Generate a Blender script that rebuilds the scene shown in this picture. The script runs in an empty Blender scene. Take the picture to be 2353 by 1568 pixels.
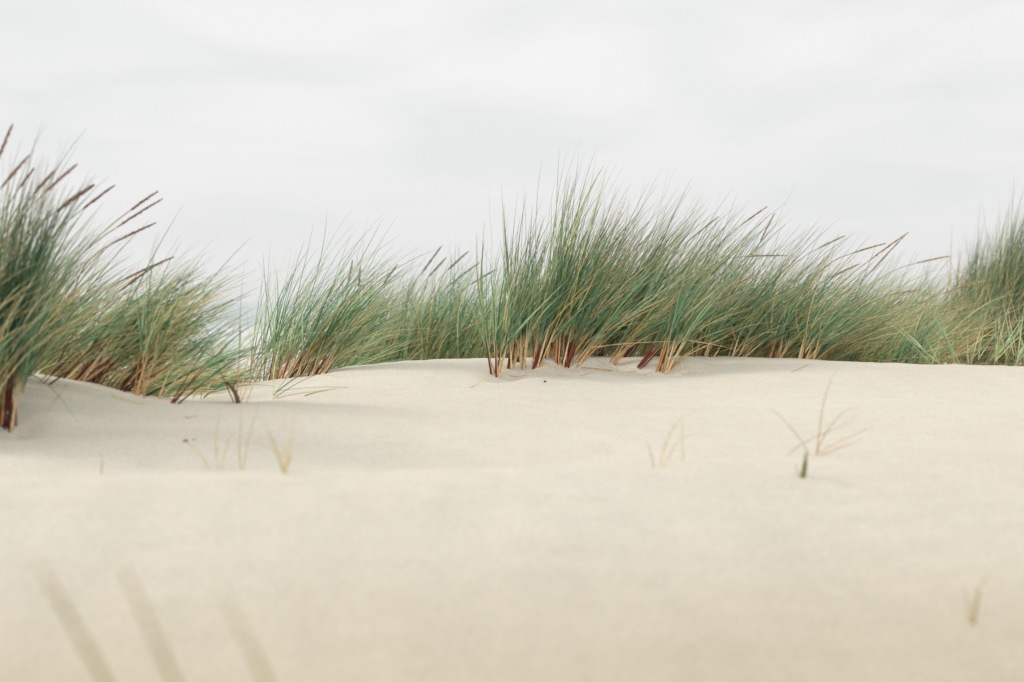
import bpy, math, random
import numpy as np

# ------------------------------------------------------------------ basics
scene = bpy.context.scene
col = scene.collection
rng = np.random.default_rng(11)
random.seed(5)
K = 0.72 / 2353.0          # tangent of the view angle per unit of a 2353-wide survey of the photo
CX, HZ = 1176.5, 694.0     # centre column and the sea horizon row in that survey
DENS = 1.25


def lin(r, g, b):
    f = lambda c: (c / 255.0) / 12.92 if c / 255.0 <= 0.04045 else ((c / 255.0 + 0.055) / 1.055) ** 2.4
    return np.array([f(r), f(g), f(b)])


def world_pt(px, py, Y):
    """survey reading + distance from the viewpoint -> point in metres (eye level z = 0)"""
    return np.array([(px - CX) * K * Y, Y, -(py - HZ) * K * Y])


# ------------------------------------------------------------------ terrain heights
ctrl = []
for px, py, Y in [
    (0, 1568, 1.75), (600, 1568, 1.75), (1176, 1568, 1.75), (1750, 1568, 1.8), (2353, 1568, 1.85),
    (0, 1098, 2.5), (400, 1089, 2.55), (800, 1080, 2.6), (1176, 1074, 2.65), (1600, 1078, 2.65), (1845, 1098, 2.6), (2353, 1110, 2.6), (-400, 1105, 2.5),
    (0, 1150, 2.74), (250, 1132, 2.78), (450, 1106, 2.82), (800, 1092, 2.85), (1176, 1082, 2.9), (1700, 1050, 2.9), (2353, 1040, 2.95), (-300, 1150, 2.75),
    (0, 1062, 2.98), (200, 1056, 3.0), (350, 1035, 3.05), (0, 985, 3.3), (-200, 965, 3.3), (100, 975, 3.35), (250, 985, 3.3), (420, 985, 3.25),
    (60, 860, 3.75), (-60, 856, 3.7), (-250, 850, 3.7), (200, 877, 3.8), (330, 911, 3.75), (430, 928, 3.65), (540, 931, 3.72), (620, 922, 4.0),
    (450, 904, 4.9), (600, 880, 5.0), (540, 895, 4.85), (700, 906, 4.3), (700, 866, 4.95), (780, 850, 5.0), (640, 985, 3.3),
    (900, 838, 5.0), (1000, 828, 5.1), (1150, 824, 5.2), (1140, 866, 4.75), (1300, 842, 4.95), (1400, 818, 5.2), (1500, 821, 5.25), (1516, 861, 4.8),
    (1700, 822, 5.15), (1900, 830, 5.0), (2100, 837, 4.85), (2353, 846, 4.6), (2600, 852, 4.5),
    (1140, 907, 4.2), (1600, 907, 4.2), (1900, 905, 4.0), (2353, 922, 3.8), (1140, 985, 3.35), (1700, 985, 3.35), (2353, 1000, 3.15), (800, 985, 3.35), (800, 922, 4.1),
    (2150, 798, 9.5), (2300, 826, 7.5), (2450, 815, 8.5),
]:
    p = world_pt(px, py, Y)
    ctrl.append((p[0], p[1], p[2]))
for px, Y, z in [
    (-300, 4.3, -.20), (60, 4.3, -.23), (200, 4.4, -.29), (330, 4.3, -.325), (430, 4.2, -.325), (540, 4.1, -.315),
    (600, 5.8, -.37), (450, 5.8, -.42), (780, 6.0, -.34), (200, 5.6, -.4), (540, 8, -.75), (540, 11, -1.2), (200, 8, -.6), (-200, 8, -.5),
    (900, 6, -.30), (1150, 6, -.29), (1500, 6.1, -.29), (1900, 6, -.29), (2353, 5.6, -.29), (1700, 5.6, -.25), (1300, 5.6, -.245), (2100, 5.4, -.265),
    (900, 8, -.42), (1500, 8, -.36), (1900, 8, -.35), (1150, 9.5, -.5), (1700, 9.5, -.42),
    (900, 12, -1.0), (1500, 12, -.9), (2200, 12, -.75), (2600, 10, -.3),
]:
    ctrl.append(((px - CX) * K * Y, Y, z))
for x, y, z in [(-1.5, 0, -.66), (0, 0, -.66), (1.5, 0, -.70), (-1.5, .8, -.58), (0, .8, -.58), (1.5, .8, -.61), (0, -2, -.8), (-4, -2, -.75), (4, -2, -.85), (-4, 1.5, -.4), (4, 1.5, -.42),
                (-8, 5, -.2), (8, 5, -.2), (-8, 12, -.8), (8, 12, -.7), (-8, 0, -.6), (8, 0, -.7), (-4, 4, -.15), (4.5, 4, -.2), (-4, 7, -.35), (5, 8, -.28)]:
    ctrl.append((x, y, z))
ctrl = np.array(ctrl)


def _phi(r2):
    return 0.5 * r2 * np.log(np.maximum(r2, 1e-12))


_n = len(ctrl)
_d2 = ((ctrl[:, None, :2] - ctrl[None, :, :2]) ** 2).sum(-1)
_A = np.zeros((_n + 3, _n + 3))
_A[:_n, :_n] = _phi(_d2) + np.eye(_n) * 0.0006
_A[:_n, _n] = 1
_A[:_n, _n + 1:_n + 3] = ctrl[:, :2]
_A[_n:, :_n] = _A[:_n, _n:].T
_w = np.linalg.solve(_A, np.concatenate([ctrl[:, 2], np.zeros(3)]))

_waves = []
for wl, amp, cnt in [(0.9, .002, 10), (0.33, .0007, 12), (0.13, .0008, 12), (0.06, .00035, 12)]:
    for _ in range(cnt):
        a = rng.uniform(0, math.tau)
        kx, ky = math.cos(a) * math.tau / wl, math.sin(a) * math.tau / wl * 1.5
        _waves.append((kx * rng.uniform(.7, 1.3), ky * rng.uniform(.7, 1.3), rng.uniform(0, math.tau), amp / math.sqrt(cnt) * 1.6))
dents = []     # (x, y, radius, depth)


def smooth(a, b, x):
    t = np.clip((x - a) / (b - a), 0, 1)
    return t * t * (3 - 2 * t)


def height(x, y):
    x = np.atleast_1d(np.asarray(x, float)).ravel()
    y = np.atleast_1d(np.asarray(y, float)).ravel()
    xc, yc = np.clip(x, -9, 9), np.clip(y, -2.5, 13)
    z = np.full(x.shape, _w[_n])
    z += _w[_n + 1] * xc + _w[_n + 2] * yc
    for i in range(0, len(x), 20000):
        s = slice(i, i + 20000)
        r2 = (xc[s, None] - ctrl[None, :, 0]) ** 2 + (yc[s, None] - ctrl[None, :, 1]) ** 2
        z[s] += _phi(r2) @ _w[:_n]
    far = np.interp(y, [0, 11, 16, 25, 40, 60, 200, 9000], [-.9, -.95, -1.3, -2.0, -2.7, -3.25, -5, -8])
    z = z + (far - z) * smooth(10.5, 15, y)
    fade = np.exp(-np.maximum(y - 7, 0) / 4)
    for kx, ky, ph, amp in _waves:
        z += amp * np.sin(kx * x + ky * y + ph) * fade
    for dx, dy, r, d in dents:
        z -= d * np.exp(-((x - dx) ** 2 + (y - dy) ** 2) / (r * r))
    return z


def hit(px, py, y0=1.2, y1=7.0):
    """where the survey ray first meets the sand"""
    Y = np.arange(y0, y1, .01)
    z = height((px - CX) * K * Y, Y)
    below = np.nonzero(-(py - HZ) * K * Y <= z)[0]
    if len(below) and Y[below[0]] < 5.6:
        Yh = Y[below[0]]
    else:                      # the reading grazes a crest: take the crest itself
        m = (Y > 3.2) & (Y < 5.4)
        gap = -(py - HZ) * K * Y - z
        Yh = Y[m][np.argmin(gap[m] / Y[m])]
    x = (px - CX) * K * Yh
    return np.array([x, Yh, float(height(x, Yh)[0])])


def stand(px, Y):
    x = (px - CX) * K * Y
    return np.array([x, Y, float(height(x, Y)[0])])


# ------------------------------------------------------------------ materials
def new_mat(name):
    m = bpy.data.materials.new(name)
    m.use_nodes = True
    nt = m.node_tree
    nt.nodes.clear()
    return m, nt, nt.nodes, nt.links


def plant_material(name, trans, rough, scale=60.0):
    m, nt, N, L = new_mat(name)
    out = N.new('ShaderNodeOutputMaterial')
    at = N.new('ShaderNodeAttribute'); at.attribute_name = 'Col'
    tc = N.new('ShaderNodeTexCoord')
    no = N.new('ShaderNodeTexNoise'); no.inputs['Scale'].default_value = scale; no.inputs['Detail'].default_value = 2
    L.new(tc.outputs['Object'], no.inputs['Vector'])
    mr = N.new('ShaderNodeMapRange'); mr.inputs['From Min'].default_value = .3; mr.inputs['From Max'].default_value = .7
    mr.inputs['To Min'].default_value = .78; mr.inputs['To Max'].default_value = 1.2
    L.new(no.outputs['Fac'], mr.inputs['Value'])
    mx = N.new('ShaderNodeVectorMath'); mx.operation = 'SCALE'
    L.new(at.outputs['Color'], mx.inputs[0]); L.new(mr.outputs['Result'], mx.inputs['Scale'])
    bs = N.new('ShaderNodeBsdfPrincipled'); bs.inputs['Roughness'].default_value = rough
    bs.inputs['Specular IOR Level'].default_value = .3
    L.new(mx.outputs['Vector'], bs.inputs['Base Color'])
    if trans > 0:
        tr = N.new('ShaderNodeBsdfTranslucent'); L.new(mx.outputs['Vector'], tr.inputs['Color'])
        ms = N.new('ShaderNodeMixShader'); ms.inputs['Fac'].default_value = trans
        L.new(bs.outputs['BSDF'], ms.inputs[1]); L.new(tr.outputs['BSDF'], ms.inputs[2])
        L.new(ms.outputs['Shader'], out.inputs['Surface'])
    else:
        L.new(bs.outputs['BSDF'], out.inputs['Surface'])
    return m


M_blade = plant_material('marram_leaf', .42, .42)
M_dry = plant_material('dry_straw', .35, .6)
M_stem = plant_material('stem_sheath', .0, .55, 90)
M_seed = plant_material('seed_spike', .15, .8, 200)
M_wood = plant_material('weathered_wood', .0, .85, 80)


def sand_material():
    m, nt, N, L = new_mat('dune_sand')
    out = N.new('ShaderNodeOutputMaterial')
    bs = N.new('ShaderNodeBsdfPrincipled'); bs.inputs['Roughness'].default_value = .95
    bs.inputs['Specular IOR Level'].default_value = .1
    tc = N.new('ShaderNodeTexCoord')

    def noise(scale, detail, sy=1.0, rough=.55):
        mp = N.new('ShaderNodeMapping'); mp.inputs['Scale'].default_value = (1, sy, 1)
        L.new(tc.outputs['Object'], mp.inputs['Vector'])
        n = N.new('ShaderNodeTexNoise'); n.inputs['Scale'].default_value = scale
        n.inputs['Detail'].default_value = detail; n.inputs['Roughness'].default_value = rough
        L.new(mp.outputs['Vector'], n.inputs['Vector'])
        return n.outputs['Fac']

    def ramp(src, a, b, c0, c1):
        r = N.new('ShaderNodeValToRGB'); r.color_ramp.elements[0].position = a; r.color_ramp.elements[1].position = b
        r.color_ramp.elements[0].color = (*c0, 1); r.color_ramp.elements[1].color = (*c1, 1)
        L.new(src, r.inputs['Fac'])
        return r.outputs['Color']

    def mul(a, b, f=1.0):
        x = N.new('ShaderNodeMix'); x.data_type = 'RGBA'; x.blend_type = 'MULTIPLY'; x.inputs[0].default_value = f
        L.new(a, x.inputs[6]); L.new(b, x.inputs[7])
        return x.outputs[2]
    big = ramp(noise(.9, 3, 1.6), .35, .68, SAND_A, SAND_B)
    patch = ramp(noise(5, 4, 2.2), .32, .62, (.975, .972, .966), (1.0, 1.0, 1.0))
    grain = ramp(noise(330, 3, 1, .7), .36, .60, (.80, .775, .745), (1.05, 1.05, 1.05))
    speck = ramp(noise(150, 2), .27, .33, (.62, .55, .50), (1, 1, 1))
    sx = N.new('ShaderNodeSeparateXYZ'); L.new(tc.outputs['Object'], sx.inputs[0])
    low_shade = N.new('ShaderNodeMapRange'); low_shade.inputs['From Min'].default_value = -.52; low_shade.inputs['From Max'].default_value = -.355
    L.new(sx.outputs['Z'], low_shade.inputs['Value'])          # shading of the low foreground slope, put into the sand colour
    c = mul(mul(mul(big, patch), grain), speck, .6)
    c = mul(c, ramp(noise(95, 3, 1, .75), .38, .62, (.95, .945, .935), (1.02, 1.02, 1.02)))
    c = mul(c, ramp(low_shade.outputs['Result'], .0, 1.0, (.80, .765, .665), (1, 1, 1)))
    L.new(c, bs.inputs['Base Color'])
    b1 = N.new('ShaderNodeBump'); b1.inputs['Strength'].default_value = .35; b1.inputs['Distance'].default_value = .003
    L.new(noise(260, 3, 1, .65), b1.inputs['Height'])
    b2 = N.new('ShaderNodeBump'); b2.inputs['Strength'].default_value = .22; b2.inputs['Distance'].default_value = .012
    L.new(noise(16, 5, 2.4), b2.inputs['Height']); L.new(b1.outputs['Normal'], b2.inputs['Normal'])
    L.new(b2.outputs['Normal'], bs.inputs['Normal'])
    L.new(bs.outputs['BSDF'], out.inputs['Surface'])
    return m


SAND_A, SAND_B = (.81, .758, .652), (.85, .80, .698)
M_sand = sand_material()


def sea_material():
    m, nt, N, L = new_mat('hazy_sea')
    out = N.new('ShaderNodeOutputMaterial')
    bs = N.new('ShaderNodeBsdfPrincipled'); bs.inputs['Roughness'].default_value = .35
    tc = N.new('ShaderNodeTexCoord')
    mp = N.new('ShaderNodeMapping'); mp.inputs['Scale'].default_value = (.02, .09, 1)
    L.new(tc.outputs['Object'], mp.inputs['Vector'])
    n = N.new('ShaderNodeTexNoise'); n.inputs['Scale'].default_value = 1.6; n.inputs['Detail'].default_value = 6
    L.new(mp.outputs['Vector'], n.inputs['Vector'])
    sx = N.new('ShaderNodeSeparateXYZ'); L.new(tc.outputs['Object'], sx.inputs[0])
    # surf thins out away from the shore
    mr = N.new('ShaderNodeMapRange'); mr.inputs['From Min'].default_value = 70; mr.inputs['From Max'].default_value = 260
    mr.inputs['To Min'].default_value = .30; mr.inputs['To Max'].default_value = -.22
    L.new(sx.outputs['Y'], mr.inputs['Value'])
    ad = N.new('ShaderNodeMath'); L.new(n.outputs['Fac'], ad.inputs[0]); L.new(mr.outputs['Result'], ad.inputs[1])
    r = N.new('ShaderNodeValToRGB'); r.color_ramp.elements[0].position = .48; r.color_ramp.elements[1].position = .64
    r.color_ramp.elements[0].color = (.50, .57, .55, 1); r.color_ramp.elements[1].color = (.74, .755, .755, 1)
    L.new(ad.outputs[0], r.inputs['Fac']); L.new(r.outputs['Color'], bs.inputs['Base Color'])
    n2 = N.new('ShaderNodeTexNoise'); n2.inputs['Scale'].default_value = .8; n2.inputs['Detail'].default_value = 4
    L.new(tc.outputs['Object'], n2.inputs['Vector'])
    b = N.new('ShaderNodeBump'); b.inputs['Strength'].default_value = .4; b.inputs['Distance'].default_value = .3
    L.new(n2.outputs['Fac'], b.inputs['Height']); L.new(b.outputs['Normal'], bs.inputs['Normal'])
    L.new(bs.outputs['BSDF'], out.inputs['Surface'])
    return m


M_sea = sea_material()


# ------------------------------------------------------------------ mesh buffers
class Buf:
    def __init__(self):
        self.v, self.f, self.c, self.n = [], [], [], 0

    def add(self, v, f, c):
        self.v.append(v); self.f.append(f + self.n); self.c.append(c); self.n += len(v)

    def build(self, name, mat, parent=None, origin=None, smooth_shade=True):
        v = np.concatenate(self.v); f = np.concatenate(self.f); c = np.concatenate(self.c)
        if origin is not None:
            v = v - origin
        me = bpy.data.meshes.new(name)
        me.vertices.add(len(v)); me.vertices.foreach_set('co', v.astype(np.float32).ravel())
        k = f.shape[1]
        me.loops.add(f.size); me.polygons.add(len(f))
        me.loops.foreach_set('vertex_index', f.astype(np.int32).ravel())
        me.polygons.foreach_set('loop_start', np.arange(0, f.size, k, dtype=np.int32))
        me.update(calc_edges=True)
        at = me.color_attributes.new('Col', 'FLOAT_COLOR', 'POINT')
        at.data.foreach_set('color', np.concatenate([np.clip(c, 0, 1), np.ones((len(c), 1))], 1).astype(np.float32).ravel())
        if smooth_shade:
            me.polygons.foreach_set('use_smooth', np.ones(len(f), bool))
        me.validate()
        me.materials.append(mat)
        o = bpy.data.objects.new(name, me)
        col.objects.link(o)
        if parent is not None:
            o.parent = parent
        return o


def thing(name, loc, label, cat, group=None):
    e = bpy.data.objects.new(name, None)
    e.empty_display_size = .05
    col.objects.link(e)
    e.location = loc
    e['label'] = label; e['category'] = cat
    if group:
        e['group'] = group
    return e


def tag(o, label, cat, group=None):
    o['label'] = label; o['category'] = cat
    if group:
        o['group'] = group


def norm(a):
    return a / np.maximum(np.linalg.norm(a, axis=-1, keepdims=True), 1e-9)


def ribbons(buf, P, w, roll, twist, cols):
    """P (N,S,3) centre lines, w (N,S) widths, cols (N,S,3): creased leaf ribbons"""
    Nn, S, _ = P.shape
    T = norm(np.gradient(P, axis=1))
    ref = np.stack([np.cos(roll), np.sin(roll), np.zeros_like(roll)], -1)[:, None, :]
    side = norm(np.cross(T, np.broadcast_to(ref, T.shape)))
    up = np.cross(side, T)
    ang = twist[:, None] * np.linspace(0, 1, S)[None, :]
    s2 = side * np.cos(ang)[..., None] + up * np.sin(ang)[..., None]
    u2 = np.cross(s2, T)
    h = (w * .5)[..., None]
    A, B, C = P - s2 * h + u2 * h * .45, P, P + s2 * h + u2 * h * .45
    V = np.stack([A, B, C], 2).reshape(-1, 3)
    Cc = np.repeat(cols[:, :, None, :], 3, 2).reshape(-1, 3)
    i = (np.arange(Nn)[:, None] * S + np.arange(S - 1)[None, :]) * 3
    i = i.ravel()
    F = np.concatenate([np.stack([i, i + 1, i + 4, i + 3], 1), np.stack([i + 1, i + 2, i + 5, i + 4], 1)])
    buf.add(V, F, Cc)


def centre_lines(base, d0, L, bend, droop, az, S=11):
    """blades that rise along d0 and are swept over by the wind (mostly towards +X)"""
    t = np.linspace(0, 1, S)
    wind = np.stack([np.cos(az), np.sin(az), np.zeros_like(az)], -1)
    tm = (t[:-1] + t[1:]) / 2
    d = d0[:, None, :] + wind[:, None, :] * (bend[:, None] * tm[None, :] ** 1.5)[..., None]
    d[..., 2] -= droop[:, None] * tm[None, :] ** 2.2
    d = norm(d) * (L[:, None] / (S - 1))[..., None]
    return np.concatenate([base[:, None, :], base[:, None, :] + np.cumsum(d, 1)], 1)


def tube(buf, P, R, cols, sides=6):
    S = len(P)
    T = norm(np.gradient(P, axis=0))
    ref = np.array([0.31, 0.9, 0.11])
    a = norm(np.cross(T, ref)); b = np.cross(T, a)
    th = np.linspace(0, math.tau, sides, endpoint=False)
    V = P[:, None, :] + R[:, None, None] * (a[:, None, :] * np.cos(th)[None, :, None] + b[:, None, :] * np.sin(th)[None, :, None])
    F = []
    for i in range(S - 1):
        for j in range(sides):
            k = (j + 1) % sides
            F.append((i * sides + j, i * sides + k, (i + 1) * sides + k, (i + 1) * sides + j))
    buf.add(V.reshape(-1, 3), np.array(F), np.repeat(cols, sides, 0))


# ------------------------------------------------------------------ palettes (linear albedo)
G_DARK, G_MID, G_LIGHT, G_BLUE = lin(76, 120, 90), lin(132, 174, 128), lin(208, 224, 178), lin(122, 168, 148)
G_OLIVE = lin(110, 116, 64)
D_PALE, D_GOLD, D_ORANGE, D_BROWN = lin(252, 240, 204), lin(250, 220, 156), lin(244, 198, 126), lin(214, 182, 144)
S_RED, S_DARK, S_STRAW, S_ORANGE = lin(134, 58, 50), lin(94, 44, 44), lin(240, 212, 166), lin(222, 168, 116)
TIP = lin(190, 152, 130)


def green_cols(n, S, tone, tip, straw_base):
    t = np.linspace(0, 1, S)
    a = rng.random(n)[:, None]
    b = rng.random(n)[:, None]
    c = np.where(a < .5, G_DARK + (G_MID - G_DARK) * (a / .5) ** 1.2, G_MID + (G_LIGHT - G_MID) * ((a - .5) / .5))
    c = c + (G_BLUE - c) * (b * .4)
    if tone == 'olive':
        c = c * .76 + (G_OLIVE * .7 - c * .76) * .5 * (rng.random(n)[:, None] ** 1.4 * .8)
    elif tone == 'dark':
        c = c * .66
    elif tone == 'light':
        c = c + (G_LIGHT * 1.05 - c) * .55
    elif tone == 'faded':
        c = c + (lin(176, 176, 130) - c) * (rng.random(n)[:, None] * .6)
    y = (rng.random(n) < .11)[:, None]
    c = np.where(y, c + (D_GOLD - c) * .65, c)
    c = c * np.exp(rng.normal(0, .22, n))[:, None]
    c = np.repeat(c[:, None, :], S, 1)
    kb = np.clip(1 - t / max(straw_base, 1e-3), 0, 1)[None, :, None] * .75
    c = c + (S_STRAW * .85 - c) * kb
    ks = (smooth(.55, 1.0, t)[None, :] * tip * (.35 + .65 * rng.random(n))[:, None])[..., None]
    return c + (TIP - c) * ks


def dry_cols(n, S):
    a = rng.random(n)[:, None]
    c = np.where(a < .62, D_PALE + (D_GOLD - D_PALE) * (a / .62), D_GOLD + (D_ORANGE - D_GOLD) * ((a - .62) / .38))
    c = np.where((rng.random(n) < .2)[:, None], D_BROWN, c)
    c = np.repeat(c[:, None, :], S, 1)
    t = np.linspace(0, 1, S)[None, :, None]
    return c * (.85 + .25 * t)


def cone_dirs(n, lean, spread, yaw=0.0, lean_jit=6.0):
    """unit vectors leaning `lean` degrees towards +X with jitter"""
    lx = np.radians(lean + rng.normal(0, lean_jit + spread * .6, n))
    ly = np.radians(yaw + rng.normal(0, spread, n))
    return norm(np.stack([np.tan(lx), np.tan(ly), np.ones(n)], -1)) if abs(lean) < 80 else norm(np.stack([np.sin(lx), np.tan(ly), np.cos(lx)], -1))


# ------------------------------------------------------------------ grass tufts
def seed_head(parent_root, root_loc, tip, base, foot, R, tint, S=10):
    """a flower stalk (part) that carries a dense seed head (sub-part)"""
    tip, base, foot = map(np.asarray, (tip, base, foot))
    ax = tip - base
    Lh = np.linalg.norm(ax)
    ctrl_pt = base - ax / Lh * np.linalg.norm(base - foot) * .5
    t = np.linspace(0, 1, 16)[:, None]
    P = foot * (1 - t) ** 2 + ctrl_pt * 2 * t * (1 - t) + base * t * t
    b = Buf()
    c = np.repeat(lin(150, 150, 104)[None, :], 16, 0) * (1 - .25 * t) + lin(170, 120, 96)[None, :] * .25 * t
    tube(b, P, np.linspace(.0022, .0014, 16), c, 5)
    st = b.build('flower_stalk', M_stem, parent_root, root_loc)
    b = Buf()
    t = np.linspace(0, 1, 14)
    sag = np.array([0, 0, -1.0]) * (Lh * .05)
    axis = base[None, :] + ax[None, :] * t[:, None] + sag[None, :] * (t * t)[:, None] - sag[None, :] * t[:, None]
    prof = R * np.interp(t, [0, .1, .35, .6, .85, 1], [.25, .7, 1, .85, .45, .08]) * .5
    tube(b, axis, prof, np.repeat(tint[None, :] * .7, 14, 0), 7)
    n = 230
    q = rng.random(n) ** .9
    pos = np.stack([np.interp(q, t, axis[:, i]) for i in range(3)], -1)
    pr = np.interp(q, t, prof)
    d = ax / Lh
    rad = norm(np.cross(rng.normal(size=(n, 3)), d))
    sd = np.cross(rad, d)
    pos = pos + rad * pr[:, None] * .8
    ln = R * rng.uniform(1.4, 3.0, n) * np.interp(q, [0, .2, .8, 1], [.8, 1, .9, .6])
    dirs = norm(d[None, :] + rad * rng.uniform(.15, .5, n)[:, None])
    wv = sd * (R * .24)
    V = np.stack([pos, pos + dirs * ln[:, None] * .4 + wv, pos + dirs * ln[:, None], pos + dirs * ln[:, None] * .4 - wv], 1).reshape(-1, 3)
    F = np.arange(n * 4).reshape(-1, 4)
    cc = tint[None, :] * rng.uniform(.65, 1.5, n)[:, None]
    cc = cc + (lin(190, 160, 112) - cc) * (rng.random(n)[:, None] ** 3 * .6)
    b.add(V, F, np.repeat(cc, 4, 0))
    b.build('seed_head', M_seed, st, root_loc, smooth_shade=False)


def tuft(label, px, py=None, Y=None, n=9, r=.03, h=.5, lean=10, bend=.5, spread=5, dry=.2, stems=False, red=.5,
         group=None, w=.0048, tone='', tip=.5, heads=(), head_tint=None, blades=4, droop=.15, sheath=.10, dry_lean=0, head_r=.0046, loc=None, name='grass_tuft', yaw=0, skew=.30, dry_tint=1.0):
    if loc is None:
        loc = hit(px, py) if py is not None else stand(px, Y)
    loc = np.asarray(loc, float)
    root = thing(name, loc, label, 'grass tuft', group)
    n = max(2, int(round(n * (DENS if n > 5 else 1))))
    if n > 5:
        lean = lean + rng.normal(0, 4.5)
    ang = rng.uniform(0, math.tau, n); rr = r * np.sqrt(rng.random(n))
    bx, by = loc[0] + rr * np.cos(ang), loc[1] + rr * np.sin(ang) * .8
    bz = height(bx, by) - .006
    base = np.stack([bx, by, bz], -1)
    d0 = cone_dirs(n, lean, spread, yaw, 3)
    d0[:, 0] += (bx - loc[0]) / max(r, 1e-3) * .05
    d0 = norm(d0)
    ls = sheath * rng.uniform(.7, 1.35, n)
    # sheathed stems at the foot
    if stems:
        for i in range(min(n, 16)):
            b = Buf()
            t = np.linspace(0, 1, 5)
            P = base[i] + d0[i] * (ls[i] * 1.35 * t)[:, None]
            is_red = rng.random() < red * .85
            ca = (S_RED if rng.random() < .6 else S_DARK) if is_red else (S_STRAW if rng.random() < .62 else S_ORANGE)
            cb = ca * .9 + G_MID * .1 if is_red else ca * .8 + G_LIGHT * .2
            cc = ca[None, :] * (1 - t[:, None]) + cb[None, :] * t[:, None]
            cc = cc * rng.uniform(.8, 1.15)
            cc[0] *= .85; cc[3:] = cc[3:] * .55 + G_MID * .8 * .45
            tube(b, P, np.array([.0026, .0024, .0020, .0015, .0008]) * rng.uniform(.6, 1.3) * (w / .0048), cc, 6)
            b.build('stem', M_stem, root, loc)
    # living leaves
    nb = n * blades
    idx = np.repeat(np.arange(n), blades)
    f0 = rng.uniform(.8, 1.05, nb) if stems else rng.uniform(0, .5, nb)
    st = base[idx] + d0[idx] * (ls[idx] * f0)[:, None]
    dd = norm(d0[idx] + rng.normal(0, math.radians(spread) * .75, (nb, 3)))
    sk = rng.random(nb) < skew
    dd[:, 0] += np.where(sk, rng.uniform(.12, .75, nb), 0)
    dd = norm(dd)
    L = h * np.clip(rng.normal(.82, .19, nb), .3, 1.1) * np.where(rng.random(nb) < (.06 if n > 7 else 0), rng.uniform(1.05, 1.22, nb), 1) * np.where(sk, .82, 1)
    az = rng.normal(0, .35, nb)
    bnd = bend * np.clip(rng.normal(.8, .6, nb), -.5, 2.4)
    S = 11
    P = centre_lines(st, dd, L, bnd, droop * rng.uniform(.2, 1.8, nb), az, S)
    t = np.linspace(0, 1, S)
    wid = (w * rng.uniform(.6, 1.2, nb))[:, None] * (np.clip(1 - t, 0, 1) ** .72 * (.75 + .25 * np.minimum(t / .15, 1)))[None, :] + .00035
    b = Buf()
    ribbons(b, P, wid, rng.uniform(0, math.tau, nb), rng.normal(0, 1.0, nb), green_cols(nb, S, tone, tip, .10 if stems else .04))
    b.build('foliage', M_blade, root, loc)
    # dead straw leaves
    nd = int(round(nb * dry * (.5 if stems else .65)))
    if nd > 0:
        idx = rng.integers(0, n, nd)
        st = base[idx] + d0[idx] * (ls[idx] * (rng.uniform(.5, 1.3, nd) if stems else rng.uniform(.05, .7, nd)))[:, None]
        dd = norm(d0[idx] + rng.normal(0, math.radians(spread) * 1.6 + .06, (nd, 3)) + np.array([math.tan(math.radians(min(dry_lean, 60))), 0, 0]))
        L = h * rng.uniform(.4, 1.0, nd)
        P = centre_lines(st, dd, L, bend * rng.uniform(.6, 2.2, nd), (droop + (.1 if stems else .25)) * rng.uniform(.2, 2.4, nd), rng.normal(0, .5, nd), S)
        # keep the straw above the sand
        gz = height(P[..., 0].ravel(), P[..., 1].ravel()).reshape(P.shape[:2]) + .002
        P[..., 2] = np.maximum(P[..., 2], np.where(np.arange(S)[None, :] > 1, gz, -9))
        wid = (w * .72 * rng.uniform(.5, 1.2, nd))[:, None] * (np.clip(1 - t, 0, 1) ** .6)[None, :] + .0003
        b = Buf()
        ribbons(b, P, wid, rng.uniform(0, math.tau, nd), rng.normal(0, 1.4, nd), dry_cols(nd, S) * dry_tint)
        b.build('dry_foliage', M_dry, root, loc)
    for (tx, ty, bx_, by_, HY) in heads:
        foot = loc + np.array([rng.normal(0, r * .4), rng.normal(0, r * .4), 0])
        seed_head(root, loc, world_pt(tx, ty, HY + .02), world_pt(bx_, by_, HY), foot, head_r, head_tint if head_tint is not None else lin(150, 124, 92))
    return root


# ---- dents where wind has scoured the sand round the front stems, and old prints
front_feet = [(1139, 866), (1173, 848), (1201, 848), (1228, 843), (1284, 839), (1301, 841), (1407, 835), (1465, 849), (1511, 858), (1524, 862), (22, 983)]
for px, py in front_feet:
    p = hit(px, py)
    dents.append((p[0] + .02, p[1] - .02, .06, .026)); dents.append((p[0] + .09, p[1] + .06, .075, -.016))
for px, py, r, d in [(2165, 899, .05, .005), (2285, 872, .05, .005), (1410, 1030, .04, .006), (360, 1050, .05, .007), (350, 1068, .04, .007), (365, 1103, .03, .004), (690, 1084, .05, .004), (2060, 912, .04, .004), (400, 960, .03, .003), (90, 1120, .04, .003), (1050, 1210, .1, .006), (1450, 1190, .1, .006), (1900, 1290, .12, .008), (1500, 1225, .08, .006), (300, 1300, .1, .006)]:
    p = hit(px, py)
    dents.append((p[0], p[1], r, d))

PURPLE, TAN, BROWNGREEN = lin(164, 124, 108), lin(200, 176, 140), lin(142, 144, 106)

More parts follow.
